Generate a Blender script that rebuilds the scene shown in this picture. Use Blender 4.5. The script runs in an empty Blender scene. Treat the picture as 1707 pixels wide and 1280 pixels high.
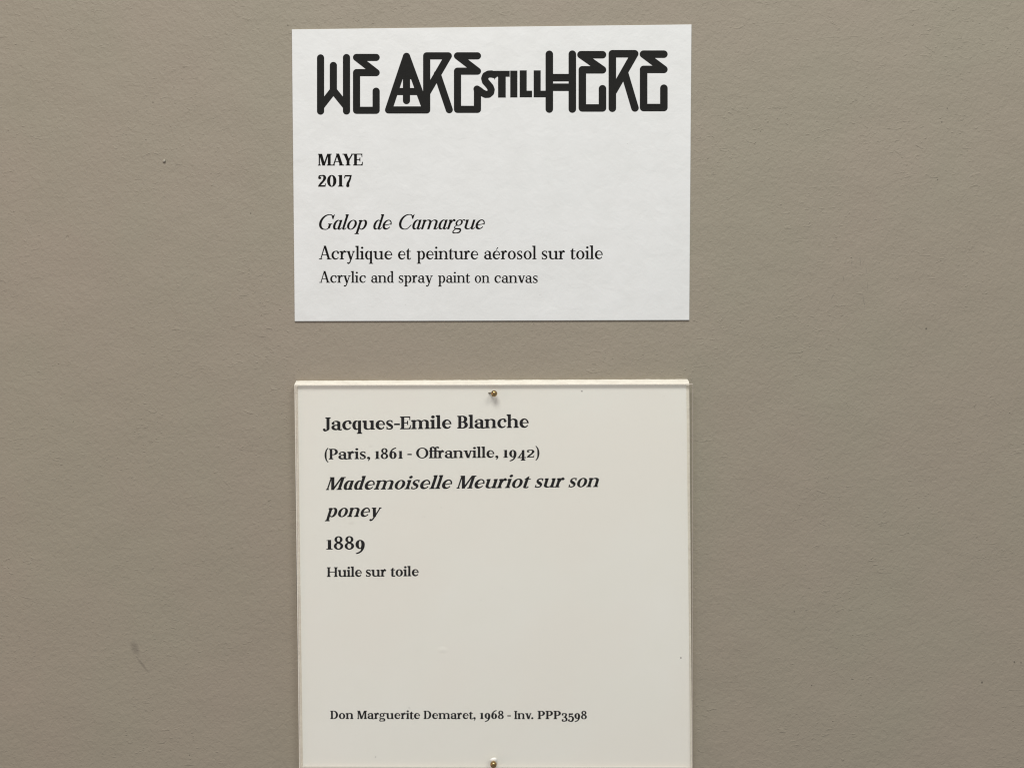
import bpy, bmesh, math, random
import numpy as np
from mathutils import Vector
from mathutils.geometry import delaunay_2d_cdt
R = math.radians
random.seed(7)
sc = bpy.context.scene
col = sc.collection

# ------------------------------------------------------------------ camera: square on to the wall, 27 cm away
K = 0.000225            # metres on the wall plane per photo pixel
DIST = 0.2775
ZC = 1.5                # eye height of the picture centre
cam = bpy.data.cameras.new('camera'); cam.lens = 26; cam.sensor_width = 36
cam.lens = 36*DIST/(1707*K); cam.clip_start = 0.01; cam.clip_end = 50
co = bpy.data.objects.new('camera', cam); col.objects.link(co)
co.location = (0, -DIST, ZC); co.rotation_euler = (R(90), 0, 0); sc.camera = co

# ------------------------------------------------------------------ light: soft indoor light from above, left of the labels
world = bpy.data.worlds.new('World'); sc.world = world; world.use_nodes = True
bg = world.node_tree.nodes['Background']; bg.inputs[0].default_value = (0.93, 0.95, 1.0, 1); bg.inputs[1].default_value = 0.30
def area(name, loc, target, size, power, color):
    l = bpy.data.lights.new(name, 'AREA'); l.shape = 'RECTANGLE'; l.size, l.size_y = size; l.energy = power; l.color = color
    o = bpy.data.objects.new(name, l); col.objects.link(o); o.location = loc
    o.rotation_euler = (Vector(target)-Vector(loc)).to_track_quat('-Z', 'Y').to_euler(); return o
area('ceiling_light', (-0.20, -1.00, ZC+1.22), (0.03, 0, ZC), (0.75, 0.5), 16.9, (0.99, 0.975, 0.945))
area('far_ceiling_light', (0.85, -1.10, ZC+1.15), (0.1, 0, ZC), (0.45, 0.35), 7.8, (1.0, 0.955, 0.90))
area('warm_side_light', (-0.62, -0.34, ZC-0.02), (-0.25, 0, ZC), (0.2, 0.5), 0.40, (1.0, 0.50, 0.38))
sc.view_settings.view_transform = 'Standard'; sc.view_settings.look = 'None'; sc.view_settings.exposure = 0; sc.view_settings.gamma = 1
sc.cycles.pixel_filter_type = 'BLACKMAN_HARRIS'; sc.cycles.filter_width = 1.15
sc.cycles.max_bounces = 8; sc.cycles.transparent_max_bounces = 12

def W(px, py, d=0.0):
    """photo pixel on a plane d metres in front of the wall -> point in the room"""
    f = (DIST-d)/DIST
    return Vector(((px-853.5)*K*f, -d, ZC+(640-py)*K*f))
# ------------------------------------------------------------------ lettering
# Letters are drawn from strokes (units: capital height = 700) and merged into one flat outline each.
class Pen:
    def __init__(s, S, H, X, A=720, D=-225, e=42, br=16, italic=False, slant=0.0, wide=1.0):
        s.S, s.H, s.X, s.A, s.D, s.e, s.br = S, H, X, A, D, e, br
        s.italic, s.slant, s.k = italic, slant, wide
        s.cache = {}; s.HS = H*1.2
    def new(s): s.f = []
    def poly(s, pts): s.f.append([(float(a), float(b)) for a, b in pts])
    def quad(s, a, b, c, d):
        s.poly([a, b, c]); s.poly([a, c, d])
    def R(s, x0, y0, x1, y1): s.poly([(x0, y0), (x1, y0), (x1, y1), (x0, y1)])
    def ball(s, x, y, r, n=18):
        s.poly([(x + r*math.cos(2*math.pi*i/n), y + r*math.sin(2*math.pi*i/n)) for i in range(n)])
    def dg(s, x0, y0, x1, y1, w):
        s.poly([(x0-w/2, y0), (x0+w/2, y0), (x1+w/2, y1), (x1-w/2, y1)])
    def arc(s, cx, cy, rx, ry, a0, a1, wr, wl, wt=None, wb=None, n=None):
        wt = s.H if wt is None else wt; wb = wt if wb is None else wb
        n = n or max(6, int(abs(a1-a0)/9)); o = []; q = []
        irx = rx-(wr+wl)/2; icx = cx-(wr-wl)/2; iry = ry-(wt+wb)/2; icy = cy-(wt-wb)/2
        for i in range(n+1):
            t = math.radians(a0+(a1-a0)*i/n)
            o.append((cx+rx*math.cos(t), cy+ry*math.sin(t))); q.append((icx+irx*math.cos(t), icy+iry*math.sin(t)))
        for i in range(n): s.quad(o[i], o[i+1], q[i+1], q[i])
    def ring(s, cx, cy, rx, ry, wr=None, wl=None, wt=None, wb=None):
        wr = s.S if wr is None else wr; wl = s.S if wl is None else wl
        s.arc(cx, cy, rx, ry, 0, 360, wr, wl, wt, wb, 40)
    def C(s, pts, n=6):
        # smooth stroke through (x, y, width)
        P = [pts[0]]+list(pts)+[pts[-1]]; out = []
        for i in range(1, len(P)-2):
            p0, p1, p2, p3 = P[i-1], P[i], P[i+1], P[i+2]
            for j in range(n):
                t = j/n
                out.append(tuple(0.5*((2*p1[c])+(-p0[c]+p2[c])*t+(2*p0[c]-5*p1[c]+4*p2[c]-p3[c])*t*t+(-p0[c]+3*p1[c]-3*p2[c]+p3[c])*t**3) for c in range(3)))
        out.append(tuple(pts[-1])); L = []; Rr = []
        for i, (x, y, w) in enumerate(out):
            a = out[max(0, i-1)]; b = out[min(len(out)-1, i+1)]
            dx, dy = b[0]-a[0], b[1]-a[1]; m = math.hypot(dx, dy) or 1
            nx, ny = -dy/m, dx/m; w = max(w, 6)
            L.append((x+nx*w/2, y+ny*w/2)); Rr.append((x-nx*w/2, y-ny*w/2))
        for i in range(len(out)-1): s.quad(L[i], L[i+1], Rr[i+1], Rr[i])
    # serifs
    def bs(s, x, y=0, el=None, er=None, w=None):       # serif at the foot of a stem
        w = s.S if w is None else w; el = s.e if el is None else el; er = s.e if er is None else er
        h = s.HS; b = s.br; s.R(x-w/2-el, y, x+w/2+er, y+h)
        s.poly([(x-w/2-(b if el else 0), y+h*.6), (x+w/2+(b if er else 0), y+h*.6), (x+w/2+(b*.3 if er else 0), y+h+b*.7), (x+w/2, y+h+b*2), (x-w/2, y+h+b*2), (x-w/2-(b*.3 if el else 0), y+h+b*.7)])
    def ts(s, x, y, el=None, er=None, w=None):         # serif at the head
        w = s.S if w is None else w; el = s.e if el is None else el; er = s.e if er is None else er
        h = s.HS; b = s.br; s.R(x-w/2-el, y-h, x+w/2+er, y)
        s.poly([(x-w/2-(b if el else 0), y-h*.6), (x-w/2-(b*.3 if el else 0), y-h-b*.7), (x-w/2, y-h-b*2), (x+w/2, y-h-b*2), (x+w/2+(b*.3 if er else 0), y-h-b*.7), (x+w/2+(b if er else 0), y-h*.6)])
    def flag(s, x, y):                                  # one-sided head serif
        w = s.S; e = s.e*1.15; h = s.HS
        if s.italic: e *= .8
        s.poly([(x-w/2-e, y-h*.25), (x-w/2-e, y-h*1.15), (x-w/2, y-h*1.5-s.br*1.2), (x+w/2, y-h*2), (x+w/2, y), (x-w/2, y)])
    def stem(s, x, y0, y1): s.R(x-s.S/2, y0, x+s.S/2, y1)
    def foot(s, x, last=False):                         # foot of a lowercase stem: serif, or a hooked exit stroke in light italics
        if s.italic == 'light':
            if last: s.hook(x)
        else: s.bs(x, 0, er=s.e)
    def hook(s, x):
        w = s.S; h = s.H
        s.C([(x, 90, w), (x+6, 42, w*.9), (x+w*.42, 8, w*.5), (x+w*.85, 26, h*1.1), (x+w*1.15+10, 85, h)])

def g_draw(p, ch):
    p.new(); T = p.HS; S, H, X, A, D, e, k = p.S, p.H, p.X, p.A, p.D, p.e, p.k
    it = p.italic; lt = it == 'light'; ov = 9
    a0 = e+S/2+6
    def arch(x1, x2, top=X):
        # arch from stem x1 over to stem x2
        l = x1+S/2-H; r = x2+S/2; cx = (l+r)/2; rx = (r-l)/2; ry = min(150, rx*1.0)
        p.arc(cx, top+ov-ry, rx, ry, 0, 172, S, H, H*1.35, H, 20); p.stem(x2, 0, top+ov-ry)
    if ch == 'n' or ch == 'h':
        x1 = a0; x2 = x1+S+175*k; p.stem(x1, 0, A if ch == 'h' else X); p.flag(x1, A if ch == 'h' else X); arch(x1, x2)
        p.foot(x1); p.foot(x2, True); return x2+S/2+e+6
    if ch == 'm':
        x1 = a0; d = S+160*k; p.stem(x1, 0, X); p.flag(x1, X); arch(x1, x1+d); arch(x1+d, x1+2*d)
        p.foot(x1); p.foot(x1+d); p.foot(x1+2*d, True); return x1+2*d+S/2+e+6
    if ch == 'u':
        x1 = a0; x2 = x1+S+175*k; top = X; p.stem(x1, 120, X); p.flag(x1, X); p.stem(x2, 0 if not it else 60, X)
        if not lt: p.flag(x2, X)
        l = x1-S/2; r = x2-S/2+H; cx = (l+r)/2; rx = (r-l)/2; ry = min(150, rx)
        p.arc(cx, ry-ov, rx, ry, 180, 352, H, S, H, H*1.35, 20)
        if lt: p.hook(x2)
        else: p.stem(x2, 0, 100); p.R(x2, 0, x2+S/2+e, T); p.poly([(x2+S/2, 0), (x2+S/2+p.br, 0), (x2+S/2+p.br*.4, H+p.br*.8), (x2+S/2, H+p.br*2)])
        return x2+S/2+e+6
    if ch == 'r':
        x1 = a0; p.stem(x1, 0, X); p.flag(x1, X); p.foot(x1)
        if not lt: pass
        br = S*.50; bx = x1+S/2+95*k; p.C([(x1+S/2-4, X*.62, H), (x1+S/2+24, X*.83, H*1.1), (x1+S/2+55*k, X-4, H*1.7), (bx+4, X-8, H*1.7)]); p.ball(bx+6, X-br+6, br); return bx+br+14
    if ch == 'i' or ch == 'l':
        x1 = a0; t = X if ch == 'i' else A; p.stem(x1, 60 if lt else 0, t); p.flag(x1, t)
        if lt: p.hook(x1)
        else: p.bs(x1)
        if ch == 'i': p.ball(x1, X+ (A-X)*.62, S*.60)
        return x1+S/2+e+6
    if ch == 't':
        x1 = e+S/2; p.stem(x1, 70, X); p.R(x1-S/2-e*.9, X-H*1.1, x1+S/2+e*1.9, X)
        p.poly([(x1-S/2-e*.3, X-H), (x1+S/2, X-H), (x1+S/2, X+120), (x1+S/2-H, X+120), (x1-S/2, X+20)])
        p.C([(x1, 95, S), (x1+4, 45, S*.95), (x1+S*.45, 10, S*.55), (x1+S*.95, 14, H*1.3), (x1+S*.5+e*1.9, 75, H)]); return x1+S/2+e*2.0
    if ch == 'f':
        x1 = a0-6; p.stem(x1, 0, A-150); p.bs(x1); p.R(x1-S/2-e, X-H*1.1, x1+S/2+e*1.5, X)
        p.C([(x1, A-155, S), (x1+4, A-85, S*.95), (x1+S*.42, A-25, S*.5), (x1+S*.9, A-14, H*1.5), (x1+S*1.15, A-26, H*1.7)]); p.ball(x1+S*1.15+2, A-48, S*.42); return x1+S/2+e*1.4
    if ch in 'oO0':
        if ch == 'o': rx = S*.78+118*k; ry = X/2+ov; cy = X/2
        elif ch == 'O': rx = S*.7+230*k; ry = 360; cy = 350
        else: rx = S*.7+120*k; ry = 360; cy = 350
        w = S*1.05 if ch != 'O' else S*1.08; p.ring(rx+24, cy, rx, ry, w, w, H*1.15, H*1.15); return 2*rx+48
    if ch == 'c':
        rx = S*.72+112*k; ry = X/2+ov; cx = rx+24; cy = X/2; bx = cx+rx*.72
        p.arc(cx, cy, rx, ry, 90, 326, H, S*1.05, H*1.1, H*1.7); p.C([(cx-2, X+ov-H*.6, H*1.1), (cx+rx*.4, X-14, H*1.6), (cx+rx*.76, X-62, H*2)]); p.ball(bx-4, X*.76, S*.50)
        return cx+rx*.95+16
    if ch in ('e', 'é'):
        rx = S*.72+114*k; ry = X/2+ov; cx = rx+24; cy = X/2; wr = S*.55
        p.arc(cx, cy, rx, ry, 90, 328, H, S*1.05, H*1.15, H*1.8); p.arc(cx, cy, rx, ry, -2, 90, wr if not it else S*.5, H, H*1.15)
        by = X*.50
        if it: p.C([(cx-rx+S*.8, by-20, H), (cx+rx*.3, by+6, H), (cx+rx-S*.3, by+48, H)]);
        else: p.R(cx-rx+S*.7, by, cx+rx-4, by+H)
        if ch == 'é': p.poly([(cx-22, X+55), (cx+4, X+48), (cx+92, X+165), (cx+48, X+188)])
        return cx+rx+20
    if ch == 's':
        w = S*.9+190*k; l = 24; m = l+w/2
        p.C([(l+w*.86, X*.74, H), (l+w*.76, X*.92, H*1.1), (m, X+ov-H*.6, H*1.3), (l+w*.20, X*.86, S*.6), (l+w*.20, X*.66, S*.85), (m, X*.50, S*1.1), (l+w*.80, X*.34, S*.85), (l+w*.80, X*.14, S*.6), (m, -ov+H*.6, H*1.3), (l+w*.2, X*.08, H*1.1), (l+w*.10, X*.28, H)], 8)
        p.poly([(l+w*.90, X*.66), (l+w*.90, X), (l+w*.84, X), (l+w*.62, X*.93), (l+w*.82, X*.80)])
        p.poly([(l+w*.05, X*.36), (l+w*.05, 0), (l+w*.11, 0), (l+w*.34, X*.06), (l+w*.12, X*.2)]); return w+44
    if ch == 'a' and not it:
        x2 = S*1.4+165*k; l = 22
        p.arc(x2+S/2-(x2+S/2-l-40)/2, X-115, (x2+S/2-l-40)/2, 115+ov, 0, 150, S, H, H*1.25, n=18); p.ball(l+40+S*.28, X*.73, S*.50)
        p.stem(x2, 70, X-112); p.C([(x2, 90, S), (x2+4, 45, S*.9), (x2+S*.42, 10, S*.5), (x2+S*.75, 16, H*1.3), (x2+S*.5+e*.9, 55, H)])
        p.arc(l+(x2-l)*.56, X*.29-4, (x2-l)*.56, X*.29+ov-2, 60, 342, H, S*.98, H*1.1, H*1.7, n=26)
        p.C([(l+(x2-l)*.72, X*.56, H*1.1), (l+(x2-l)*.9, X*.59, H), (x2, X*.60, H)]); return x2+S/2+e*.9+8
    if ch == 'a' or (ch == 'd' and it) :
        x2 = S*1.1+175*k; rx = (x2-16)/2+6
        p.arc(22+rx, X/2, rx, X/2+ov, 30, 335, H, S*1.05, H*1.2, H*1.5, n=34); p.stem(x2+6, 60 if lt else 0, A if ch == 'd' else X+4)
        if ch == 'd': p.flag(x2+6, A)
        if lt: p.hook(x2+6)
        else: p.R(x2, 0, x2+6+S/2+e*.9, T); p.poly([(x2+6+S/2, 0), (x2+6+S/2+p.br, 0), (x2+6+S/2, H+p.br*2)])
        return x2+6+S/2+e+6
    if ch in 'dq':
        x2 = S*1.1+190*k; rx = (x2-16)/2+4
        p.arc(22+rx, X/2, rx, X/2+ov, 25, 335, H, S*1.05, H*1.2, H*1.4, n=34)
        if ch == 'd': p.stem(x2+4, 0, A); p.flag(x2+4, A); p.R(x2, 0, x2+4+S/2+e, T); p.poly([(x2+4+S/2, 0), (x2+4+S/2+p.br, 0), (x2+4+S/2, H+p.br*2)])
        else: p.stem(x2+4, D, X-6); p.poly([(x2+4, X-60), (x2+4+S/2, X-60), (x2+4+S/2, X+10), (x2+4+S/2-H, X+10), (x2+4-S/2, X-40)]); p.bs(x2+4, D)
        return x2+4+S/2+e+6
    if ch == 'p':
        x1 = a0; p.stem(x1, D, X); p.flag(x1, X); p.bs(x1, D); r = x1+S*.6+190*k+S*.5; l = x1+S/2-H*1.5; rx = (r-l)/2
        p.arc(l+rx, X/2, rx, X/2+ov, -155, 155, S*1.05, H, H*1.3, H*1.3, n=34); return r+24
    if ch == 'g':
        rx = S*.62+88*k; cx = 30+rx; ry = X*.335; cy = X+ov-ry; p.ring(cx, cy, rx, ry, S*.82, S*.82, H*1.1, H*1.1)
        p.C([(cx+rx*.62, X*.88, H*1.1), (cx+rx*.95, X*.985, H*1.2), (cx+rx*1.25, X-12, H*1.6)]); p.ball(cx+rx*1.28, X-26, S*.33)
        p.C([(cx-rx*.5, X*.40, H*1.1), (cx-rx*.88, X*.24, H*1.2), (cx-rx*.7, X*.10, S*.5), (cx, X*.055, S*.8), (cx+rx*.7, X*.03, S*.85), (cx+rx*1.05, -55, S*.7), (cx+rx*.85, -140, H*2), (cx+rx*.1, D+H*.6+22, H*1.15), (cx-rx*.7, -165, H*1.6), (cx-rx*.95, -105, S*.5), (cx-rx*.72, -30, H*1.3), (cx-rx*.3, X*.06, H)], 7)
        return cx+rx*1.28+S*.33+6
    if ch in 'vy':
        w = S*.9+250*k; x0 = e+S*.55; x1 = x0+w-S*.35-e; b = x0+(x1-x0)*.53
        p.dg(b+(-H*.2), -4 if ch == 'v' else 0, x0, X, S*1.12); p.poly([(b-S*.4, 0), (b+H*.9, 0), (x1+H*.7, X-2), (x1-H*.7, X-2)]) if ch == 'v' else None
        p.R(x0-S*.55-e*.8, X-T, x0+S*.55+e*.7, X); p.R(x1-e*1.25, X-T, x1+e*1.25, X)
        if ch == 'y':
            p.C([(x1, X-2, H*1.3), (b+10, 60, H*1.4), (b-24, -40, H*1.6), (b-62, D+70, H*1.5), (b-110, D+H*.5, H*1.4), (b-140, D+20, H*1.6)])
            p.ball(b-146, D+S*.42+4, S*.42)
        return x1+e*1.25+6
    # ---- capitals
    if ch == 'A':
        w = S+470*k; xa = w*.47; p.dg(w-e-S*.52, 0, xa+4, 708, S*1.12); p.dg(e+H*.8, 0, xa, 700, H*1.35); p.R(w*.22, 215, w*.72, 215+H)
        p.R(e*.0, 0, e*2.2+H, T); p.R(w-2*e-S*1.05, 0, w+e*.2, T); return w+4
    if ch == 'M':
        w = S*1.35+520*k; xl = e+H; xr = w-e-S/2; p.R(xl-H*.65, 0, xl+H*.65, 700); p.stem(xr, 0, 700)
        xm = (xl+xr-S*.3)/2; p.dg(xm, 0, xl+S*.5-8, 700, S*1.05); p.poly([(xm-H*.9, 0), (xm+H*.9, 0), (xr-S/2+H, 700), (xr-S/2-H*.6, 700)])
        p.R(xl-e-H*.4, 0, xl+e+H*.4, T); p.bs(xr); p.R(xl-e-H*.4, 700-T, xl+S*.5, 700); p.R(xr-S/2-4, 700-T, xr+S/2+e, 700); return w+8
    if ch == 'Y':
        w = S+400*k; c = w*.5; p.stem(c, 0, 330); p.bs(c); p.dg(c, 290, e+S*.5, 700, S*1.15); p.poly([(c-S*.1, 320), (c+S*.5, 300), (w-e*.9+H*.6, 700), (w-e*.9-H*.7, 700)])
        p.R(-e*.1, 700-T, e+S+e*.8, 700); p.R(w-e*2.3, 700-T, w+e*.4, 700); return w+2
    if ch == 'E':
        x1 = a0; r = x1+S/2+280*k; p.stem(x1, 0, 700); p.bs(x1, er=0); p.ts(x1, 700, er=0); p.R(x1, 0, r, T); p.R(x1, 700-T, r-14, 700); p.R(x1, 350-H/2, r-110*k, 350+H/2)
        p.poly([(r-105, H*.8), (r-H*1.1, 0), (r+2, 0), (r+18, 220), (r+18-H*.75, 220), (r-40, 105)]); p.poly([(r-118, 700-H*.8), (r-54, 610), (r-14-H*.75, 495), (r-12, 495), (r-12, 700), (r-H-20, 700)])
        m = r-110*k; p.poly([(m-H*.7, 470), (m, 470), (m, 230), (m-H*.7, 230), (m-H*.9-12, 310), (m-52, 350), (m-H*.9-12, 390)]); return r+24
    if ch in 'BP':
        x1 = a0; p.stem(x1, 0, 700); p.bs(x1, er=e if ch == 'P' else 0); p.ts(x1, 700, er=0); l = x1+S/2
        mid = 368 if ch == 'B' else 330; rx = 150*k+S*.25; cx = l+70*k; ry = (700-mid)/2+H/2; top_w = S*1.08
        p.arc(cx, 700-ry, rx+20, ry, -90, 90, top_w, H, H, H); p.R(x1, 700-H, cx+2, 700); p.R(x1, 700-2*ry, cx+2, 700-2*ry+H)
        if ch == 'B': ry2 = (mid+H/2)/2; p.arc(cx+8, ry2, rx+42, ry2, -90, 90, S*1.12, H, H, H); p.R(x1, 0, cx+10, H); return cx+rx+42+30
        return cx+rx+20+26
    if ch == 'D':
        x1 = a0; p.stem(x1, 0, 700); p.bs(x1, er=0); p.ts(x1, 700, er=0); cx = x1+S/2+70*k; rx = 230*k+S*.4
        p.arc(cx, 350, rx, 350, -90, 90, S*1.1, H, H, H); p.R(x1, 0, cx+2, H); p.R(x1, 700-H, cx+2, 700); return cx+rx+28
    if ch == 'H':
        x1 = a0; x2 = x1+S+300*k
        for x in (x1, x2): p.stem(x, 0, 700); p.bs(x); p.ts(x, 700)
        p.R(x1, 350-H/2, x2, 350+H/2); return x2+S/2+e+10
    if ch == 'I': p.stem(a0, 0, 700); p.bs(a0); p.ts(a0, 700); return a0*2
    if ch == 'J':
        x1 = 90*k+S*.9; p.stem(x1, 110, 700); p.ts(x1, 700); p.C([(x1, 130, S), (x1-4, 60, S*.95), (x1-S*.42, -10, S*.55), (x1-S*.95, -34, H*1.5), (x1-S*1.25, -8, H*2)]); p.ball(x1-S*1.2, 32, S*.46); return x1+S/2+e+6
    if ch in 'CG':
        rx = 235*k+S*.5; cx = rx+24; p.arc(cx, 350, rx, 360, 90, 270, H, S*1.1, H*1.1, H*1.1)
        p.C([(cx-2, 710-H*.55, H*1.1), (cx+rx*.45, 670, H*1.1), (cx+rx*.76, 500, H*1.1)]); p.poly([(cx+rx*.80, 710), (cx+rx*.86, 710), (cx+rx*.86, 470), (cx+rx*.80, 470), (cx+rx*.70, 560), (cx+rx*.5, 640), (cx+rx*.7, 660)])
        if ch == 'C': p.C([(cx-2, -10+H*.55, H*1.1), (cx+rx*.45, 30, H*1.2), (cx+rx*.86, 215, H)]); return cx+rx*.9+18
        p.C([(cx-2, -10+H*.55, H*1.1), (cx+rx*.35, 12, H*1.2), (cx+rx*.72, 100, H*1.4)]); p.stem(cx+rx*.62, 10 if not lt else 60, 280); p.R(cx+rx*.62-S/2-e*.9, 280-H, cx+rx*.62+S/2+e*.9, 280); return cx+rx*.95+24
    # ---- figures
    def two():
        w = S*.9+240*k; l = 26
        p.C([(l+S*.3, 560, H*1.6), (l+w*.16, 650, H*1.5), (l+w*.44, 710-H*.7, H*1.4), (l+w*.74, 655, S*.7), (l+w*.83, 525, S*1.0), (l+w*.68, 365, S*.75), (l+w*.34, 190, H*2.2), (l+w*.08, 30, H*1.7)], 8); p.ball(l+S*.50, 530, S*.52)
        b = S*.62; p.poly([(l, 0), (l+w*.93, 0), (l+w*.99, 215), (l+w*.92, 215), (l+w*.84, b*1.1), (l+w*.30, b*1.05), (l, 26)]); return w+50
    def one(): 
        x1 = 60+S*.8; p.stem(x1, 0, 705); p.bs(x1, el=e*1.2, er=e*1.2); p.poly([(x1-S/2-62, 640), (x1-S/2-62, 672-H*.1), (x1-S*.1, 705), (x1, 705), (x1, 650), (x1-S/2, 615), (x1-S/2, 640)]); return x1+S/2+e*1.2+14
    def three():
        w = S*.9+225*k; l = 26
        p.C([(l+S*.3, 590, H*1.4), (l+w*.2, 670, H*1.3), (l+w*.48, 710-H*.7, H*1.3), (l+w*.76, 640, S*.75), (l+w*.78, 520, S*.85), (l+w*.62, 405, H*1.8), (l+w*.35, 368, H*1.2)], 8)
        p.C([(l+w*.35, 372, H*1.2), (l+w*.66, 345, H*1.9), (l+w*.86, 240, S*.95), (l+w*.82, 90, S*.8), (l+w*.48, -10+H*.7, H*1.4), (l+w*.16, 40, H*1.4), (l+S*.3, 120, H*1.5)], 8); p.ball(l+S*.48, 565, S*.46); p.ball(l+S*.48, 135, S*.48); return w+44
    def nine(flip):
        w = S*.9+235*k; l = 24; rx = w/2; n0 = len(p.f)
        p.ring(l+rx, 235, rx, 245, S*1.0, S*1.05, H*1.1, H*1.1)
        p.C([(l+S*.5, 240, S), (l+S*.62, 400, S*.95), (l+w*.36, 575, S*.6), (l+w*.66, 678, H*1.5), (l+w*.93, 715, H*1.2)], 8)
        if flip:
            for i in range(n0, len(p.f)): p.f[i] = [(l*2+w-x, 700-y) for x, y in p.f[i]]
        return w+46
    def eight():
        w = S*.9+240*k; c = 24+w/2; p.ring(c, 185, w/2, 195, S*.85, S*.85, H*1.2, H*1.2); p.ring(c, 530, w*.43, 180, S*.78, S*.78, H*1.2, H*1.2)
        p.C([(c-w*.26, 440, S*.55), (c, 362, S*.8), (c+w*.27, 290, S*.55)]); return w+48
    def four():
        w = S+270*k; x = 20+w*.66; p.stem(x, 0, 690); p.bs(x); p.R(20, 165, 20+w, 165+H*1.3); p.poly([(20, 165), (20+H*1.6, 165), (x+S*.1, 640), (x+S/2, 700), (x+S*.1, 700)]); return w+34
    def five():
        w = S*.9+225*k; l = 26
        p.poly([(l+w*.12, 340), (l+w*.12+H*.9, 340), (l+w*.16+H, 560), (l+w*.82, 560), (l+w*.9, 700), (l+w*.84, 700), (l+w*.78, 690), (l+w*.12, 690)])
        p.C([(l+w*.14, 350, H), (l+w*.34, 415, H*1.5), (l+w*.6, 425, H*1.8), (l+w*.86, 330, S*.85), (l+w*.86, 150, S*.95), (l+w*.62, 15, H*1.9), (l+w*.36, -10+H*.6, H*1.3), (l+w*.1, 60, H*1.4), (l+S*.3, 120, H*1.5)], 8); p.ball(l+S*.46, 130, S*.46); return w+44
    def seven():
        w = S*.9+235*k; l = 26; b = S*.62
        p.poly([(l, 500), (l+H*.7, 500), (l+w*.16, 700-b*1.05), (l+w*.86, 700-b), (l+w, 675), (l+w, 700), (l+w*.08, 700), (l+2, 600)])
        p.C([(l+w-H, 690, H*1.5), (l+w*.72, 430, H*2), (l+w*.5, 220, S*.85), (l+w*.46, 60, S*1.05), (l+w*.46, 40, S*1.05)]); p.ball(l+w*.46, 45, S*.54); return w+34
    F = {'2': two, '1': one, '3': three, '8': eight, '4': four, '5': five, '7': seven, '6': lambda: nine(False), '9': lambda: nine(True)}
    if ch in F:
        adv = F[ch]()
        if p.old and ch in '12': p.f = [[(x, y*X/700*1.02) for x, y in f] for f in p.f]
        if p.old and ch in '3459': p.f = [[(x, y-(700-X)) for x, y in f] for f in p.f]
        return adv
    # ---- points
    if ch == '.': p.ball(S*.66+20, S*.58, S*.64); return S*1.2+44
    if ch == ',': p.ball(S*.66+20, S*.58, S*.64); p.C([(S*1.0+20, S*.5, S*.6), (S*1.02+20, S*.0, S*.45), (S*.5+20, -S*.95, H*.9)]); return S*1.2+46
    if ch == '-': p.R(22, X*.55-S*.34, 22+S*1.85, X*.55+S*.34); return S*1.7+44
    if ch in '()':
        p.C([(175, 760, H*.9), (80, 570, S*.55), (48, 280, S*.8), (80, -10, S*.55), (175, -200, H*.9)])
        if ch == ')': p.f = [[(210-x, y) for x, y in f] for f in p.f]
        return 200
    raise ValueError(ch)

def merge(faces):
    """union of overlapping polygons -> (points, triangles)"""
    V = []; Fc = []; key = {}
    for f in faces:
        a = sum(f[i][0]*f[(i+1) % len(f)][1]-f[(i+1) % len(f)][0]*f[i][1] for i in range(len(f)))
        if abs(a) < 1e-3: continue
        g = f if a > 0 else f[::-1]; idx = []
        for x, y in g:
            kk = (round(x, 2), round(y, 2))
            if kk not in key: key[kk] = len(V); V.append(Vector(kk))
            if not idx or idx[-1] != key[kk]: idx.append(key[kk])
        if idx[0] == idx[-1]: idx.pop()
        if len(idx) > 2: Fc.append(idx)
    v, e_, f_, ov, oe, of = delaunay_2d_cdt(V, [], Fc, 0, 1e-3)
    P = np.array([tuple(q) for q in v]); T = np.array([tuple(t)[:3] for t in f_ if len(t) == 3])
    c = P[T].mean(axis=1); inside = np.zeros(len(T), bool)
    for g in Fc:                                        # keep the triangles that some stroke covers
        q = np.array([tuple(V[i]) for i in g]); lo, hi = q.min(0), q.max(0)
        s = np.nonzero(~inside & (c[:, 0] >= lo[0]) & (c[:, 0] <= hi[0]) & (c[:, 1] >= lo[1]) & (c[:, 1] <= hi[1]))[0]
        if not len(s): continue
        x, y = c[s, 0], c[s, 1]; odd = np.zeros(len(s), bool)
        for i in range(len(q)):
            (x1, y1), (x2, y2) = q[i], q[(i+1) % len(q)]
            if y1 == y2: continue
            odd ^= ((y1 > y) != (y2 > y)) & (x < (x2-x1)*(y-y1)/(y2-y1)+x1)
        inside[s[odd]] = True
    return [tuple(q) for q in P], [tuple(int(i) for i in t) for t in T[inside]]

def glyph(p, ch):
    if ch not in p.cache:
        adv = g_draw(p, ch); v, t = merge(p.f)
        if p.slant: v = [(x+y*p.slant, y) for x, y in v]
        p.cache[ch] = (v, t, adv)
    return p.cache[ch]
KERN = {'Ac': -20, 'ry': -14, 'MA': -6, 'AY': -70, 'YE': -26, 'ff': -14, 'fr': -22, 'Of': -8, 'Pa': -34, 'va': -22, 'P3': -10, 'av': -14, 'nv': -8, 'ra': -8, 'v.': -50, 'rg': -10, 'r,': -30}
def set_word(p, text):
    V = []; T = []; x = 0
    for i, ch in enumerate(text):
        if i: x += KERN.get(text[i-1]+ch, 0)+p.track
        v, t, adv = glyph(p, ch); n = len(V)
        V += [(a+x, b) for a, b in v]; T += [tuple(n+q for q in f) for f in t]; x += adv
    return V, T

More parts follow.
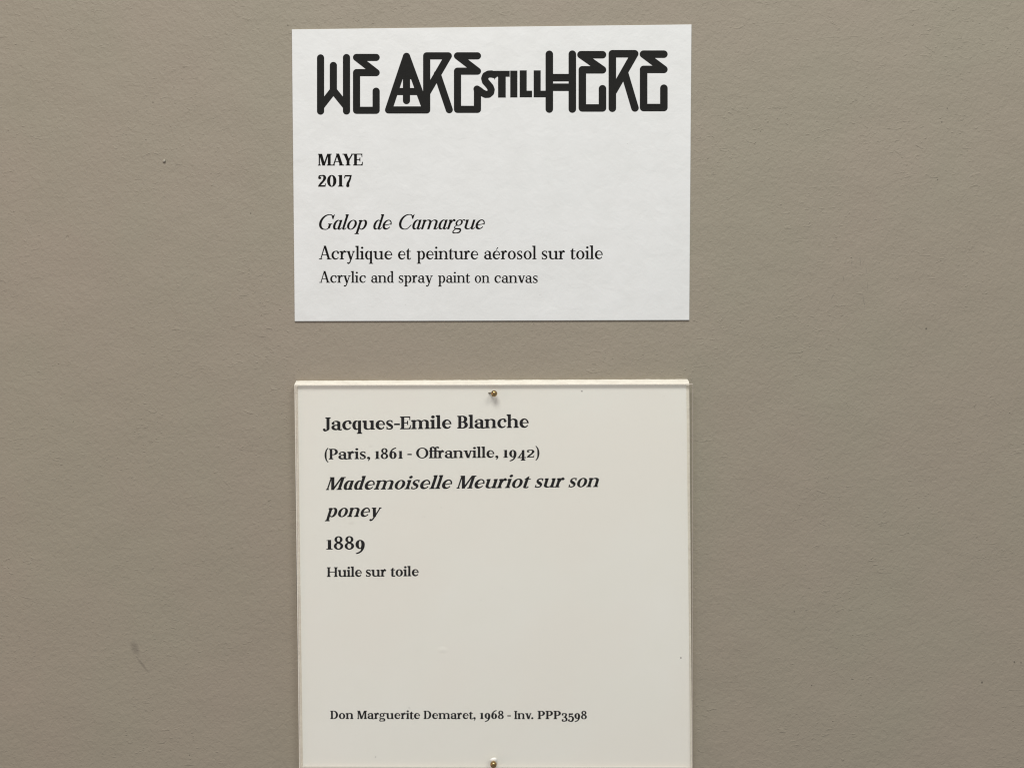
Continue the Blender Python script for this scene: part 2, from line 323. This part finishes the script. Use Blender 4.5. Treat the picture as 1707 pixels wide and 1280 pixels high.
# ------------------------------------------------------------------ helpers
def mesh_obj(name, V, F, mats, parent=None, origin=None, smooth=False, midx=None):
    L = Vector(origin) if origin is not None else (Vector(parent['_o']) if parent is not None else Vector((0, 0, 0)))
    me = bpy.data.meshes.new(name); me.from_pydata([tuple(Vector(v)-L) for v in V], [], F)
    for m in (mats if isinstance(mats, (list, tuple)) else [mats]): me.materials.append(m)
    if midx:
        for p, i in zip(me.polygons, midx): p.material_index = i
    if smooth:
        for p in me.polygons: p.use_smooth = True
    me.update()
    o = bpy.data.objects.new(name, me); col.objects.link(o)
    if parent is not None: o.parent = parent
    else: o.location = L
    return o
def thing(name, loc, label, cat, group=None):
    o = bpy.data.objects.new(name, None); col.objects.link(o); o.location = loc; o.empty_display_size = .01
    o['label'] = label; o['category'] = cat; o['_o'] = list(loc)
    if group: o['group'] = group
    return o

class NT:
    def __init__(s, name):
        s.m = bpy.data.materials.new(name); s.m.use_nodes = True; s.t = s.m.node_tree; s.b = s.t.nodes['Principled BSDF']
        s.co = s.t.nodes.new('ShaderNodeTexCoord').outputs['Object']
    def n(s, kind, **kw):
        x = s.t.nodes.new('ShaderNode'+kind)
        for k, v in kw.items(): setattr(x, k, v)
        return x
    def link(s, a, b): s.t.links.new(a, b)
    def put(s, sock, v):
        if hasattr(v, 'is_output'): s.link(v, sock)
        else: sock.default_value = v
    def math(s, op, a, b=0.0, c=None):
        x = s.n('Math', operation=op); s.put(x.inputs[0], a); s.put(x.inputs[1], b)
        if c is not None: s.put(x.inputs[2], c)
        return x.outputs[0]
    def noise(s, scale, detail=3, rough=.55, co=None, dist=0.0):
        x = s.n('TexNoise'); s.link(co or s.co, x.inputs['Vector']); x.inputs['Scale'].default_value = scale
        x.inputs['Detail'].default_value = detail; x.inputs['Roughness'].default_value = rough; x.inputs['Distortion'].default_value = dist
        return x.outputs['Fac']
    def mapr(s, v, a, b, c=0.0, d=1.0, smooth=False):
        x = s.n('MapRange'); s.put(x.inputs[0], v)
        if smooth: x.interpolation_type = 'SMOOTHSTEP'
        for i, q in enumerate((a, b, c, d)): s.put(x.inputs[i+1], q)
        return x.outputs[0]
    def stretch(s, scale, rot=(0, 0, 0)):
        x = s.n('Mapping'); s.link(s.co, x.inputs['Vector']); x.inputs['Scale'].default_value = scale; x.inputs['Rotation'].default_value = rot
        return x.outputs[0]
    def mix(s, f, a, b, mode='MIX'):
        x = s.n('Mix', data_type='RGBA', blend_type=mode); s.put(x.inputs[0], f)
        s.put(x.inputs[6], a if hasattr(a, 'is_output') else tuple(a)+(1,)); s.put(x.inputs[7], b if hasattr(b, 'is_output') else tuple(b)+(1,))
        return x.outputs[2]
    def spot(s, c, rx, rz, ang=0.0, soft=.5, ragged=0.0):
        """soft-edged mark of half-size rx, rz (metres) at point c of the surface"""
        co = s.co
        if ragged:
            q = s.n('TexNoise'); s.link(s.co, q.inputs['Vector']); q.inputs['Scale'].default_value = 900; q.inputs['Detail'].default_value = 3
            v = s.n('VectorMath', operation='MULTIPLY_ADD'); s.link(q.outputs['Color'], v.inputs[0]); v.inputs[1].default_value = (ragged,)*3; s.link(s.co, v.inputs[2])
            w = s.n('VectorMath', operation='SUBTRACT'); s.link(v.outputs[0], w.inputs[0]); w.inputs[1].default_value = (ragged/2,)*3; co = w.outputs[0]
        m = s.n('Mapping', vector_type='TEXTURE'); s.link(co, m.inputs['Vector']); m.inputs['Location'].default_value = c
        m.inputs['Rotation'].default_value = (0, ang, 0); m.inputs['Scale'].default_value = (rx, 1.0, rz)
        z = s.n('VectorMath', operation='MULTIPLY'); s.link(m.outputs[0], z.inputs[0]); z.inputs[1].default_value = (1, 0, 1)
        l = s.n('VectorMath', operation='LENGTH'); s.link(z.outputs[0], l.inputs[0])
        return s.mapr(l.outputs['Value'], 1.0, soft, 0.0, 1.0, True)
    def most(s, L):
        r = L[0]
        for x in L[1:]: r = s.math('MAXIMUM', r, x)
        return r
    def bump(s, h, dist, strength=1.0):
        x = s.n('Bump'); x.inputs['Strength'].default_value = strength; x.inputs['Distance'].default_value = dist; s.link(h, x.inputs['Height'])
        s.link(x.outputs[0], s.b.inputs['Normal']); return x
    def set(s, **kw):
        for k, v in kw.items(): s.put(s.b.inputs[k.replace('_', ' ')], v)

def px(n): return n*K

# ------------------------------------------------------------------ materials
def wall_mat(o):
    m = NT('painted_plaster')
    def at(x, y): return tuple(W(x, y)-Vector(o))
    tone = m.noise(9, 2, .5); pink = m.noise(16, 2, .6, m.stretch((1, 1, .8), (0, .4, 0)))
    c = m.mix(m.mapr(pink, .38, .62), (.339, .295, .231), (.328, .298, .228))
    c = m.mix(m.mapr(tone, .35, .65, 0, .35), c, (.316, .281, .215))
    grime = m.most([m.spot(at(225, 1080), px(9), px(18), R(-20), .2, .0012), m.spot(at(238, 1108), px(3), px(22), R(-38), .3, .001)])
    c = m.mix(m.math('MULTIPLY', grime, .5), c, (.17, .15, .12))
    ticks = [(1420, 437, 1.1, 9, 4), (1434, 436, 1.2, 11, -6), (1427, 446, 1.0, 6, 0), (1444, 450, 1.0, 8, -8), (1406, 464, 1.1, 8, -12), (1446, 476, .9, 9, 0), (1440, 502, 1.1, 15, -10), (1388, 494, 1.3, 9, 28)]
    pencil = m.most([m.spot(at(a, b), px(w), px(h), R(g), .2, .0003) for a, b, w, h, g in ticks])
    c = m.mix(m.math('MULTIPLY', pencil, .30), c, (.10, .095, .09))
    dots = [(418, 356, 1.6), (255, 171, 1.5), (1544, 548, 2.2), (1570, 204, 1.8), (1579, 181, 1.5), (1563, 300, 1.4), (1637, 1137, 2.4), (1691, 1103, 2.0), (1702, 1104, 1.7), (1324, 1019, 1.5), (316, 1258, 1.3), (1640, 420, 1.0), (1353, 1142, 1.5)]
    specks = m.most([m.spot(at(a, b), px(w), px(w*1.2), 0, .2) for a, b, w in dots])
    c = m.mix(m.math('MULTIPLY', specks, .75), c, (.06, .052, .045))
    # roller-painted plaster: small even lumps, with sparse crumbs and short drag marks
    peel = m.noise(560, 4, .58, m.stretch((1.08, 1, 1.0), (0, R(35), 0)), .5); fine = m.noise(1500, 2, .5); slow = m.noise(45, 3, .5)
    r1 = m.noise(330, 2, .5, m.stretch((.6, 1, 1.5), (0, R(32), 0)), 1.4); drag = m.mapr(r1, .63, .73, 0, 1, True)
    r2 = m.noise(640, 2, .5, m.stretch((.75, 1, 1.35), (0, R(25), 0)), .5); crumb = m.mapr(r2, .67, .80, 0, 1, True)
    some = m.mapr(m.noise(28, 2, .5), .42, .62, .15, 1, True)
    h = m.math('MULTIPLY', fine, .16)
    h = m.math('MULTIPLY_ADD', peel, .62, h); h = m.math('MULTIPLY_ADD', slow, 2.0, h)
    h = m.math('MULTIPLY_ADD', m.math('MULTIPLY', drag, some), .20, h); h = m.math('MULTIPLY_ADD', m.math('MULTIPLY', crumb, some), .40, h)
    nick = m.spot(at(112, 396), px(3), px(6), R(10), .2, .0004); h = m.math('MULTIPLY_ADD', nick, -.4, h)
    m.link(c, m.b.inputs['Base Color']); m.set(Roughness=.62); m.b.inputs['Specular IOR Level'].default_value = .3
    m.bump(h, .00044, 1.0); return m.m

def card_mat(o):
    m = NT('white_card'); c = m.mix(m.mapr(m.noise(75, 4, .6), .35, .65), (.785, .797, .772), (.825, .838, .818))
    c = m.mix(m.mapr(m.noise(12, 2, .5), .35, .65, 0, .5), c, (.79, .81, .79))
    specks = m.most([m.spot(tuple(W(a, b, .0006)-Vector(o)), px(w), px(w), 0, .2) for a, b, w in [(900, 492, 1.2), (1046, 240, 1.0), (676, 508, .9), (627, 304, 1.1)]])
    c = m.mix(m.math('MULTIPLY', specks, .35), c, (.3, .28, .25))
    m.link(c, m.b.inputs['Base Color']); m.set(Roughness=.55); m.b.inputs['Specular IOR Level'].default_value = .35
    h = m.math('MULTIPLY_ADD', m.noise(150, 4, .55, None, .3), 1.5, m.math('MULTIPLY', m.noise(900, 2, .5), .12))
    m.bump(h, .00016, 1.0); return m.m

def sheet_mat(o):
    m = NT('offwhite_paper'); c = m.mix(m.mapr(m.noise(45, 3, .6), .3, .7), (.912, .91, .845), (.93, .93, .875))
    tint = m.noise(22, 2, .5); c = m.mix(m.mapr(tint, .42, .6, 0, .7, True), c, (.915, .90, .835))
    def at(x, y): return tuple(W(x, y, .0032)-Vector(o))
    dark = [(970, 652, 1.9, .8), (1135, 1096, 1.9, .9), (838, 980, 1.3, .5), (802, 1000, 1.4, .45), (905, 1049, 1.6, .3), (697, 1084, 1.0, .35), (919, 1093, 1.0, .3), (922, 1145, 1.0, .3), (682, 1179, 1.8, .35), (626, 1261, 1.8, .4), (966, 836, 1.3, .35), (1108, 660, 1.0, .3)]
    for a, b, w, s in dark: c = m.mix(m.math('MULTIPLY', m.spot(at(a, b), px(w), px(w), 0, .2), s), c, (.10, .09, .08))
    smudge = m.most([m.spot(at(706, 861), px(6), px(2), R(-8), .1, .0006), m.spot(at(618, 744), px(6), px(3), 0, .1, .0008), m.spot(at(586, 872), px(7), px(4), 0, .1, .0008), m.spot(at(735, 846), px(3), px(3), 0, .1, .0006)])
    c = m.mix(m.math('MULTIPLY', smudge, .12), c, (.4, .37, .32))
    m.link(c, m.b.inputs['Base Color']); m.set(Roughness=.7); m.b.inputs['Specular IOR Level'].default_value = .25
    weave = m.math('ADD', m.noise(700, 2, .5, m.stretch((1, 1, .12))), m.noise(700, 2, .5, m.stretch((.12, 1, 1))))
    h = m.math('MULTIPLY_ADD', m.noise(120, 3, .5), .8, m.math('MULTIPLY', weave, .14))
    h = m.math('MULTIPLY_ADD', m.spot(at(738, 1083), px(11), px(7), 0, .0), 1.6, h)
    m.bump(h, .00006, 1.0); return m.m

def board_mat():
    m = NT('cream_foam_board'); c = m.mix(m.mapr(m.noise(500, 4, .65, m.stretch((.35, 1, 1))), .35, .65), (.87, .84, .73), (.77, .73, .63))
    c = m.mix(m.mapr(m.noise(900, 3, .7), .66, .74, 0, .55), c, (.45, .40, .30))
    m.link(c, m.b.inputs['Base Color']); m.set(Roughness=.75); m.b.inputs['Specular IOR Level'].default_value = .2
    m.bump(m.noise(900, 4, .7, m.stretch((.5, 1, 1))), .00018, 1.0); return m.m

def ink_mat(name, c0, c1):
    m = NT(name); c = m.mix(m.mapr(m.noise(2600, 3, .7), .35, .7), c0, c1); m.link(c, m.b.inputs['Base Color']); m.set(Roughness=.7)
    m.b.inputs['Specular IOR Level'].default_value = .12; m.bump(m.noise(190, 3, .55), .00006, 1.0); return m.m

def clear_mat():
    m = NT('clear_acrylic'); t = m.t; t.nodes.remove(m.b); out = [n for n in t.nodes if n.type == 'OUTPUT_MATERIAL'][0]
    tr = m.n('BsdfTransparent'); tr.inputs[0].default_value = (.983, .981, .972, 1); gl = m.n('BsdfGlossy'); gl.inputs['Roughness'].default_value = .12; gl.inputs[0].default_value = (1, 1, 1, 1)
    bp = m.n('Bump'); bp.inputs['Distance'].default_value = .00004; m.link(m.noise(110, 2, .5), bp.inputs['Height']); m.link(bp.outputs[0], gl.inputs['Normal'])
    fr = m.n('LayerWeight'); mx = m.n('MixShader'); m.link(m.math('MULTIPLY_ADD', m.math('POWER', fr.outputs['Facing'], 5.0), .6, .026), mx.inputs[0]); m.link(tr.outputs[0], mx.inputs[1]); m.link(gl.outputs[0], mx.inputs[2])
    m.link(mx.outputs[0], out.inputs[0]); return m.m
def edge_mat():
    m = NT('frosted_acrylic_edge'); t = m.t; out = [n for n in t.nodes if n.type == 'OUTPUT_MATERIAL'][0]
    m.set(Base_Color=(.66, .60, .54, 1), Roughness=.35); tr = m.n('BsdfTransparent'); tr.inputs[0].default_value = (.93, .88, .82, 1)
    mx = m.n('MixShader'); mx.inputs[0].default_value = .30; m.link(m.b.outputs[0], mx.inputs[1]); m.link(tr.outputs[0], mx.inputs[2]); m.link(mx.outputs[0], out.inputs[0]); return m.m
def brass_mat():
    m = NT('worn_brass'); c = m.mix(m.mapr(m.noise(1400, 3, .6), .4, .65), (.50, .36, .17), (.30, .19, .08)); m.link(c, m.b.inputs['Base Color'])
    m.set(Metallic=1.0, Roughness=.24); m.bump(m.noise(1500, 2, .5), .00005, .6); return m.m

# ------------------------------------------------------------------ the wall
o = (0, 0, ZC); M_wall = wall_mat(o)
w = 1.4; wall = mesh_obj('wall', [(-w, 0, ZC-w), (w, 0, ZC-w), (w, 0, ZC+w), (-w, 0, ZC+w), (-w, .1, ZC-w), (w, .1, ZC-w), (w, .1, ZC+w), (-w, .1, ZC+w)],
    [(0, 1, 2, 3), (5, 4, 7, 6), (4, 5, 1, 0), (3, 2, 6, 7), (4, 0, 3, 7), (1, 5, 6, 2)], M_wall, origin=o)
wall['kind'] = 'structure'; wall['label'] = 'plastered wall painted warm grey, with small bumps and scuffs'

def blob(name, x, y, rx, ry, h, mat, parent, d=0.0, seed=1):
    """small raised lump on a surface"""
    rnd = random.Random(seed); V = []; F = []; n = 20; rings = 6
    for j in range(rings):
        f = j/(rings-1); a = math.pi/2*f
        for i in range(n):
            t = 2*math.pi*i/n; q = 1+.12*math.sin(2*t+seed)+.06*math.sin(3*t+seed*2)
            V.append(W(x+rx*q*math.cos(a)*math.cos(t), y+ry*q*math.cos(a)*math.sin(t), d-.00005+h*math.sin(a)*(1+.02*rnd.random())))
    for j in range(rings-1):
        for i in range(n):
            k = (i+1) % n; F.append((j*n+i, (j+1)*n+i, (j+1)*n+k, j*n+k))
    F.append(tuple((rings-1)*n+i for i in range(n))[::-1])
    return mesh_obj(name, V, F, mat, parent, origin=None, smooth=True)
wall['_o'] = list(o)
nibm = NT('paint_lump'); nibm.set(Base_Color=(.40, .37, .30, 1), Roughness=.5)
blob('paint_drip', 273.5, 268.5, 2.6, 3.2, .0007, nibm.m, wall, seed=3)
for i, (x, y, a, b, h) in enumerate([(1394, 396, 1.8, 1.0, .00016), (1567, 197, 1.9, 1.2, .00018), (1622, 35, 1.8, 1.2, .00018), (137, 140, 1.6, 1.1, .00018), (1504, 263, 1.5, 1.1, .00016)]):
    blob('plaster_crumb', x, y, a, b, h, M_wall, wall, seed=i+5)

# ------------------------------------------------------------------ flat sheets with thickness
def slab(name, quad, d0, d1, mats, parent, bev=0.0, edge_index=0, n=1):
    """a flat four-cornered sheet between depths d0 and d1; quad = TL, TR, BR, BL in photo pixels on its front plane"""
    V = []; F = []; mi = []; P = []
    C = [Vector(q) for q in quad]; N = 14
    for i in range(4):
        a, b = C[i], C[(i+1) % 4]
        for j in range(N): P.append(a.lerp(b, j/N))
    m = len(P); cen = sum(P, Vector((0, 0)))/m
    def inset(p, q):
        return Vector((p.x+(q if p.x < cen.x else -q)*(abs(abs(p.x-cen.x)-0) > 0), p.y))
    bp = bev/K
    inn = []
    for p in P:
        q = Vector(p)
        # pull in from whichever sides the point lies on
        l = C[0].lerp(C[3], (p.y-C[0].y)/(C[3].y-C[0].y)).x; r = C[1].lerp(C[2], (p.y-C[1].y)/(C[2].y-C[1].y)).x
        t = C[0].lerp(C[1], (p.x-C[0].x)/(C[1].x-C[0].x)).y; bt = C[3].lerp(C[2], (p.x-C[3].x)/(C[2].x-C[3].x)).y
        if abs(p.x-l) < .5: q.x += bp
        if abs(p.x-r) < .5: q.x -= bp
        if abs(p.y-t) < .5: q.y += bp
        if abs(p.y-bt) < .5: q.y -= bp
        inn.append(q)
    f = lambda p, dd: (lambda v: Vector((v.x, -dd, v.z)))(W(p.x, p.y, d1))
    rings = [[f(p, d0) for p in P], [f(p, d1-bev) for p in P]]
    if bev: rings.append([f(p, d1) for p in inn])
    for r in rings: V += r
    for k in range(len(rings)-1):
        for i in range(m):
            j = (i+1) % m; F.append((k*m+i, k*m+j, (k+1)*m+j, (k+1)*m+i)); mi.append(edge_index)
    F.append(tuple(range(m))); mi.append(0); F.append(tuple((len(rings)-1)*m+i for i in reversed(range(m)))); mi.append(0)
    ob = mesh_obj(name, V, F, mats, parent, midx=mi)
    bm = bmesh.new(); bm.from_mesh(ob.data); bmesh.ops.recalc_face_normals(bm, faces=bm.faces); bm.to_mesh(ob.data); bm.free()
    return ob

REG = Pen(95, 36, 436, A=705, D=-225, e=52, br=8); REG.old = False; REG.track = 0
BLD = Pen(142, 48, 440, A=705, e=50, br=12, wide=1.0); BLD.old = False; BLD.track = -2
ITL = Pen(88, 35, 446, A=710, D=-215, e=40, br=6, italic='light', slant=.27, wide=.97); ITL.old = False; ITL.track = -2
WAL = Pen(138, 49, 502, A=750, D=-222, e=50, br=22, wide=1.0); WAL.old = True; WAL.track = 2
WSM = Pen(126, 50, 500, A=750, D=-222, e=48, br=20, wide=1.03); WSM.old = True; WSM.track = 6
WTN = Pen(134, 54, 500, A=745, D=-222, e=50, br=20, wide=1.05); WTN.old = True; WTN.track = 4
WIT = Pen(126, 48, 502, A=750, D=-222, e=46, br=18, italic='bold', slant=.26, wide=1.02); WIT.old = True; WIT.track = 4

def text_line(parent, mat, pen, words, cap, d, label=None, name='text_line'):
    """words = [(text, left px, right px, baseline px left, baseline px right)]; all on the plane d"""
    V = []; F = []
    for text, xl, xr, yl, yr in words:
        v, t = set_word(pen, text); x0 = min(a for a, b in v); x1 = max(a for a, b in v); sx = (xr-xl)/(x1-x0); n = len(V)
        for a, b in v:
            X = xl+(a-x0)*sx; Y = yl+(yr-yl)*(a-x0)/(x1-x0)-b*cap/700; V.append(W(X, Y, d))
        F += [tuple(n+i for i in f) for f in t]
    o = mesh_obj(name, V, F, mat, parent)
    bm = bmesh.new(); bm.from_mesh(o.data)
    for f in bm.faces:
        if f.normal.y > 0: f.normal_flip()
    bm.to_mesh(o.data); bm.free()
    if label: o['label'] = label
    return o

# ------------------------------------------------------------------ upper label: a plain card stuck to the wall
CT = .00062
card = thing('exhibit_card', W(820, 535, 0), 'bright white printed card above the other, headed by large interlocked black display lettering', 'label')
cm = card_mat(card['_o'])
slab('card_sheet', [(486.2, 49.3), (1153, 41), (1149.3, 533.8), (491, 535.8)], 0.00002, CT, [cm], card, bev=.00016)
INK = ink_mat('charcoal_ink', (.012, .012, .011), (.018, .018, .016)); INK2 = ink_mat('black_ink', (.004, .0035, .003), (.008, .007, .006))
TD = CT+.00003
def logo_word(strokes, label, wpx, ox, oy, z, extra=(), lift=0.0):
    """strokes = polylines through centre points measured in a z-times enlargement whose corner is ox, oy"""
    Fc = []
    for s in strokes:
        P = [(ox+a/z, oy+b/z) for a, b in s]; r = wpx/2
        for a, b in P: Fc.append([(a+r*math.cos(2*math.pi*i/28), b+r*math.sin(2*math.pi*i/28)) for i in range(28)])
        for (a, b), (c, d) in zip(P, P[1:]):
            m = math.hypot(c-a, d-b); nx, ny = -(d-b)/m*r, (c-a)/m*r; Fc.append([(a+nx, b+ny), (c+nx, d+ny), (c-nx, d-ny), (a-nx, b-ny)])
    for e in extra: Fc.append([(ox+a/z, oy+b/z) for a, b in e])
    v, t = merge([[(x*100, y*100) for x, y in f] for f in Fc])
    o = mesh_obj('logo_word', [W(a/100, b/100, TD+lift) for a, b in v], t, INK, card)
    bm = bmesh.new(); bm.from_mesh(o.data)
    for f in bm.faces:
        if f.normal.y > 0: f.normal_flip()
    bm.to_mesh(o.data); bm.free(); o['label'] = label; return o
def E(x0, y0, x1, y1, y2, y3, dx=0):
    # zigzag-topped E: top bar, diagonal, middle bar, left side, foot, hook
    return [(x1, y0), (x0, y0), (x1, y1), (x0+dx, y1), (x0+dx, y2), (x1, y2), (x1, y3)]
logo_word([[(273, 186), (273, 631)], [(490, 183), (490, 630)], [(380, 249), (380, 458), (278, 588)], [(380, 458), (484, 586)], E(574, 182, 738, 309, 624, 464)], 'word WE in rounded heavy strokes', 12.0, 480, 60, 5.02)
logo_word([[(992, 173), (842, 621), (1160, 621), (1152, 611), (992, 173)], [(905, 467), (1080, 467)], [(992, 200), (992, 543)], [(1161, 621), (1161, 169), (1342, 169), (1165, 474)], [(1250, 322), (1350, 619)], E(1419, 169, 1586, 297, 616, 454)],
    'word ARE in rounded heavy strokes with a pointed A', 12.0, 480, 60, 5.02, extra=[[(992, 200), (940, 365), (1045, 365)]])
S_path = [(192, 284), (172, 279), (150, 280), (130, 291), (122, 312), (128, 334), (146, 354), (162, 373), (170, 394), (166, 414), (150, 427), (128, 428), (104, 416), (84, 400), (66, 389)]
rect = lambda a, b, c, d: [(a, b), (c, b), (c, d), (a, d)]
logo_word([S_path], 'small word STILL in heavy capitals between the larger words', 11.8, 780, 60, 4.377,
    extra=[rect(193, 256, 305, 299), rect(220, 256, 276, 451), rect(309, 255, 361, 450), rect(378, 253, 429, 449), rect(378, 401, 468, 449), rect(480, 253, 531, 449), rect(480, 401, 575, 449), [(192, 256), (206, 256), (206, 299), (192, 322)]], lift=.00003)
logo_word([[(594, 136), (594, 535)], [(762, 135), (762, 535)], [(594, 306), (762, 306)], [(594, 376), (762, 376)], E(825, 139, 982, 249, 527, 387, 10),
    [(1054, 529), (1054, 132), (1217, 132), (1062, 404)], [(1142, 268), (1219, 527)], E(1281, 135, 1430, 246, 524, 383, 1)], 'word HERE in rounded heavy strokes, joined to the small word', 12.6, 780, 60, 4.377)
text_line(card, INK2, BLD, [('MAYE', 530, 605, 276.4, 276.2)], 19.7, TD, 'bold capitals line')
text_line(card, INK2, BLD, [('2017', 530.2, 586.7, 311.6, 311.4)], 19.4, TD, 'bold year line')
text_line(card, INK2, ITL, [('Galop', 531.8, 612, 382.8, 382.8), ('de', 622.2, 653, 382.7, 382.6), ('Camargue', 665, 808.2, 382.5, 382.2)], 25.0, TD, 'large slanted title line')
text_line(card, INK2, REG, [('Acrylique', 531.6, 654, 432.6, 432.6), ('et', 663.4, 685.5, 432.6, 432.5), ('peinture', 694.6, 797.2, 432.5, 432.5), ('aérosol', 806.9, 894.4, 432.4, 432.4), ('sur', 903.1, 941.9, 432.4, 432.3), ('toile', 950.6, 1004.8, 432.2, 432)], 22.6, TD, 'larger technique line, in French')
text_line(card, INK2, REG, [('Acrylic', 532.3, 610.1, 471.4, 471.4), ('and', 618.6, 656.8, 471.4, 471.4), ('spray', 664.6, 721.5, 471.4, 471.5), ('paint', 730.1, 783.8, 471.5, 471.5), ('on', 791.4, 816.2, 471.6, 471.6), ('canvas', 824.2, 896.4, 471.6, 471.7)], 19.4, TD, 'smaller technique line, in English')

# ------------------------------------------------------------------ lower label: foam board, printed sheet, clear cover
label = thing('museum_label', W(822, 1290, 0), 'off-white printed label on cream board behind a clear cover, pinned below the other card', 'label')
BD = .0030
def edges(y): # left and right side of the board at photo row y
    t = (y-635)/645; return 490.6+8.0*t-1.2*math.sin(math.pi*t)*.5, 1149.0+4.8*t
rnd = random.Random(4); N = 170; V = []; rows = []
ph = [rnd.uniform(0, 6) for _ in range(6)]
def rag(u, k): return .35*math.sin(u*11+ph[0]+k)+.28*math.sin(u*37+ph[1]*k)+.30*math.sin(u*83+ph[2]+2*k)+.25*(rnd.random()-.5)
for k, (yl, yr, d, j) in enumerate([(635.0, 632.3, 0.0, .3), (634.6, 632.0, .0011, .4), (637.2, 635.2, .0021, .6), (641.2, 639.6, BD, .25), (960, 960, BD, 0), (1292, 1292, BD, 0), (1292, 1292, 0.0, 0)]):
    r = []
    for i in range(N+1):
        u = i/N; y = yl+(yr-yl)*u; l, rr = edges(max(y, 635)); x = l+(rr-l)*u
        if u == 0 and k in (1, 2): x += .8
        if u == 1 and k in (0, 1): x -= 1.2
        q = W(x, y+rag(u*6, k)*j, BD); V.append(Vector((q.x, -d, q.z))); r.append(len(V)-1)
    rows.append(r)
F = []
for a, b in zip(rows, rows[1:]):
    for i in range(N): F.append((a[i], b[i], b[i+1], a[i+1]))
F.append(tuple(r[0] for r in rows)[::-1]); F.append(tuple(r[-1] for r in rows)); F.append(tuple(rows[-1])+tuple(reversed(rows[0])))
bo = mesh_obj('backing_board', V, F, board_mat(), label)
bm = bmesh.new(); bm.from_mesh(bo.data); bmesh.ops.recalc_face_normals(bm, faces=bm.faces); bm.to_mesh(bo.data); bm.free()
bo['label'] = 'cream board with a rough bright upper edge'
PD = BD+.0002
sheet = slab('printed_sheet', [(495.8, 641.6), (1144.2, 640.2), (1151.2, 1290), (505.0, 1290)], BD+.00002, PD, [sheet_mat(label['_o'])], label, bev=.00006); sheet['_o'] = label['_o']
ID = PD+.00003
text_line(sheet, INK2, WAL, [('Jacques-Emile', 538.2, 752.6, 717.0, 714.4), ('Blanche', 762.2, 881.4, 714.2, 712.8)], 21.3, ID, 'large bold line at the top')
text_line(sheet, INK2, WSM, [('(Paris,', 541, 617.1, 765.6, 764.9), ('1861', 624.6, 671.9, 764.8, 764.4), ('-', 679.2, 686.3, 764.2, 764.2), ('Offranville,', 693.6, 830.7, 763.8, 762.8), ('1942)', 838.7, 899.3, 762.8, 762.2)], 17.6, ID, 'line in brackets')
text_line(sheet, INK2, WIT, [('Mademoiselle', 543, 753.8, 816.6, 814.4), ('Meuriot', 760.8, 885, 814.2, 812.8), ('sur', 891.3, 941.3, 812.6, 812), ('son', 947.4, 998.5, 812, 811.6)], 21.4, ID, 'bold slanted title line')
text_line(sheet, INK2, WIT, [('poney', 541.3, 636.2, 861.8, 861)], 21.4, ID, 'second short slanted title line')
text_line(sheet, INK2, WSM, [('1889', 543.8, 608.1, 915.8, 915.4)], 22.0, ID, 'year line in old-style figures')
text_line(sheet, INK2, WTN, [('Huile', 544.9, 603.2, 961.3, 961), ('sur', 609.9, 643.9, 960.8, 960.6), ('toile', 651.2, 698, 960.4, 960)], 16.2, ID, 'short technique line')
text_line(sheet, INK2, WTN, [('Don', 550.6, 589.2, 1197.8, 1197.8), ('Marguerite', 595.5, 700.2, 1197.8, 1197.8), ('Demaret,', 706.2, 792.9, 1197.8, 1197.8), ('1968', 799.8, 839.8, 1197.8, 1197.8), ('-', 845.8, 851.6, 1198, 1198), ('Inv.', 857.1, 889.3, 1198, 1198), ('PPP3598', 896.2, 978.3, 1198, 1198)], 13.8, ID, 'small credit line near the foot')
# clear cover, a little to the right of the board
C0, C1 = PD+.00022, PD+.0013
CL, EM = clear_mat(), edge_mat()
slab('clear_cover', [(492.2, 641.6), (1155.4, 639.8), (1155.0, 1281.0), (499.6, 1279.4)], C0, C1, [CL, EM], label, bev=.0002, edge_index=1)
rim = NT('acrylic_highlight'); rim.set(Base_Color=(.93, .93, .88, 1), Roughness=.25)
blob('highlight_bulge', 822.6, 1266.5, 5.2, 5.0, .0007, rim.m, label, d=C1, seed=2)  # raised plastic at the pin hole, coloured white to paint in its bright highlight

# ------------------------------------------------------------------ the two brass pins
BR = brass_mat()
def pin(entry, head, hd, r, label_text):
    base = W(entry[0], entry[1], C1); top = W(head[0], head[1], hd)
    t = thing('brass_pin', base, label_text, 'pin', 'brass pins through the lower label'); ax = (top-base).normalized()
    u = ax.cross(Vector((0, 0, 1))).normalized(); v = ax.cross(u)
    def lathe(name, prof, n, mat):
        V = []; F = []
        for h, rr in prof:
            for i in range(n):
                a = 2*math.pi*i/n; V.append(base+ax*h+(u*math.cos(a)+v*math.sin(a))*rr)
        for j in range(len(prof)-1):
            for i in range(n):
                k = (i+1) % n; F.append((j*n+i, j*n+k, (j+1)*n+k, (j+1)*n+i))
        F.append(tuple(range(n))[::-1]); F.append(tuple((len(prof)-1)*n+i for i in range(n)))
        ob = mesh_obj(name, V, F, mat, t, smooth=True); bm = bmesh.new(); bm.from_mesh(ob.data); bmesh.ops.recalc_face_normals(bm, faces=bm.faces); bm.to_mesh(ob.data); bm.free(); return ob
    Lh = (top-base).length; rs = .00030
    lathe('shaft', [(-.0060, .00004), (-.0050, rs*.9), (0, rs), (Lh-r*.8, rs)], 16, steel)
    prof = [(Lh+r*.96*math.sin(a)*(1 if a > 0 else .9), max(r*math.cos(a), rs*.8)) for a in [R(-75+150*i/18) for i in range(19)]]
    lathe('head', prof+[(Lh+r*.96, r*.08)], 36, BR)
steel = NT('dull_steel'); steel.set(Base_Color=(.22, .20, .17, 1), Metallic=1.0, Roughness=.4); steel = steel.m
pin((819.8, 655.6), (823.6, 656.0), C1+.0011, .00121, 'tilted brass ball-headed pin through the top edge of the lower label')
pin((822.8, 1269.5), (822.6, 1273.4), C1+.0015, .00121, 'brass ball-headed pin at the bottom of the lower label')

for ob in bpy.data.objects:
    if '_o' in ob: del ob['_o']
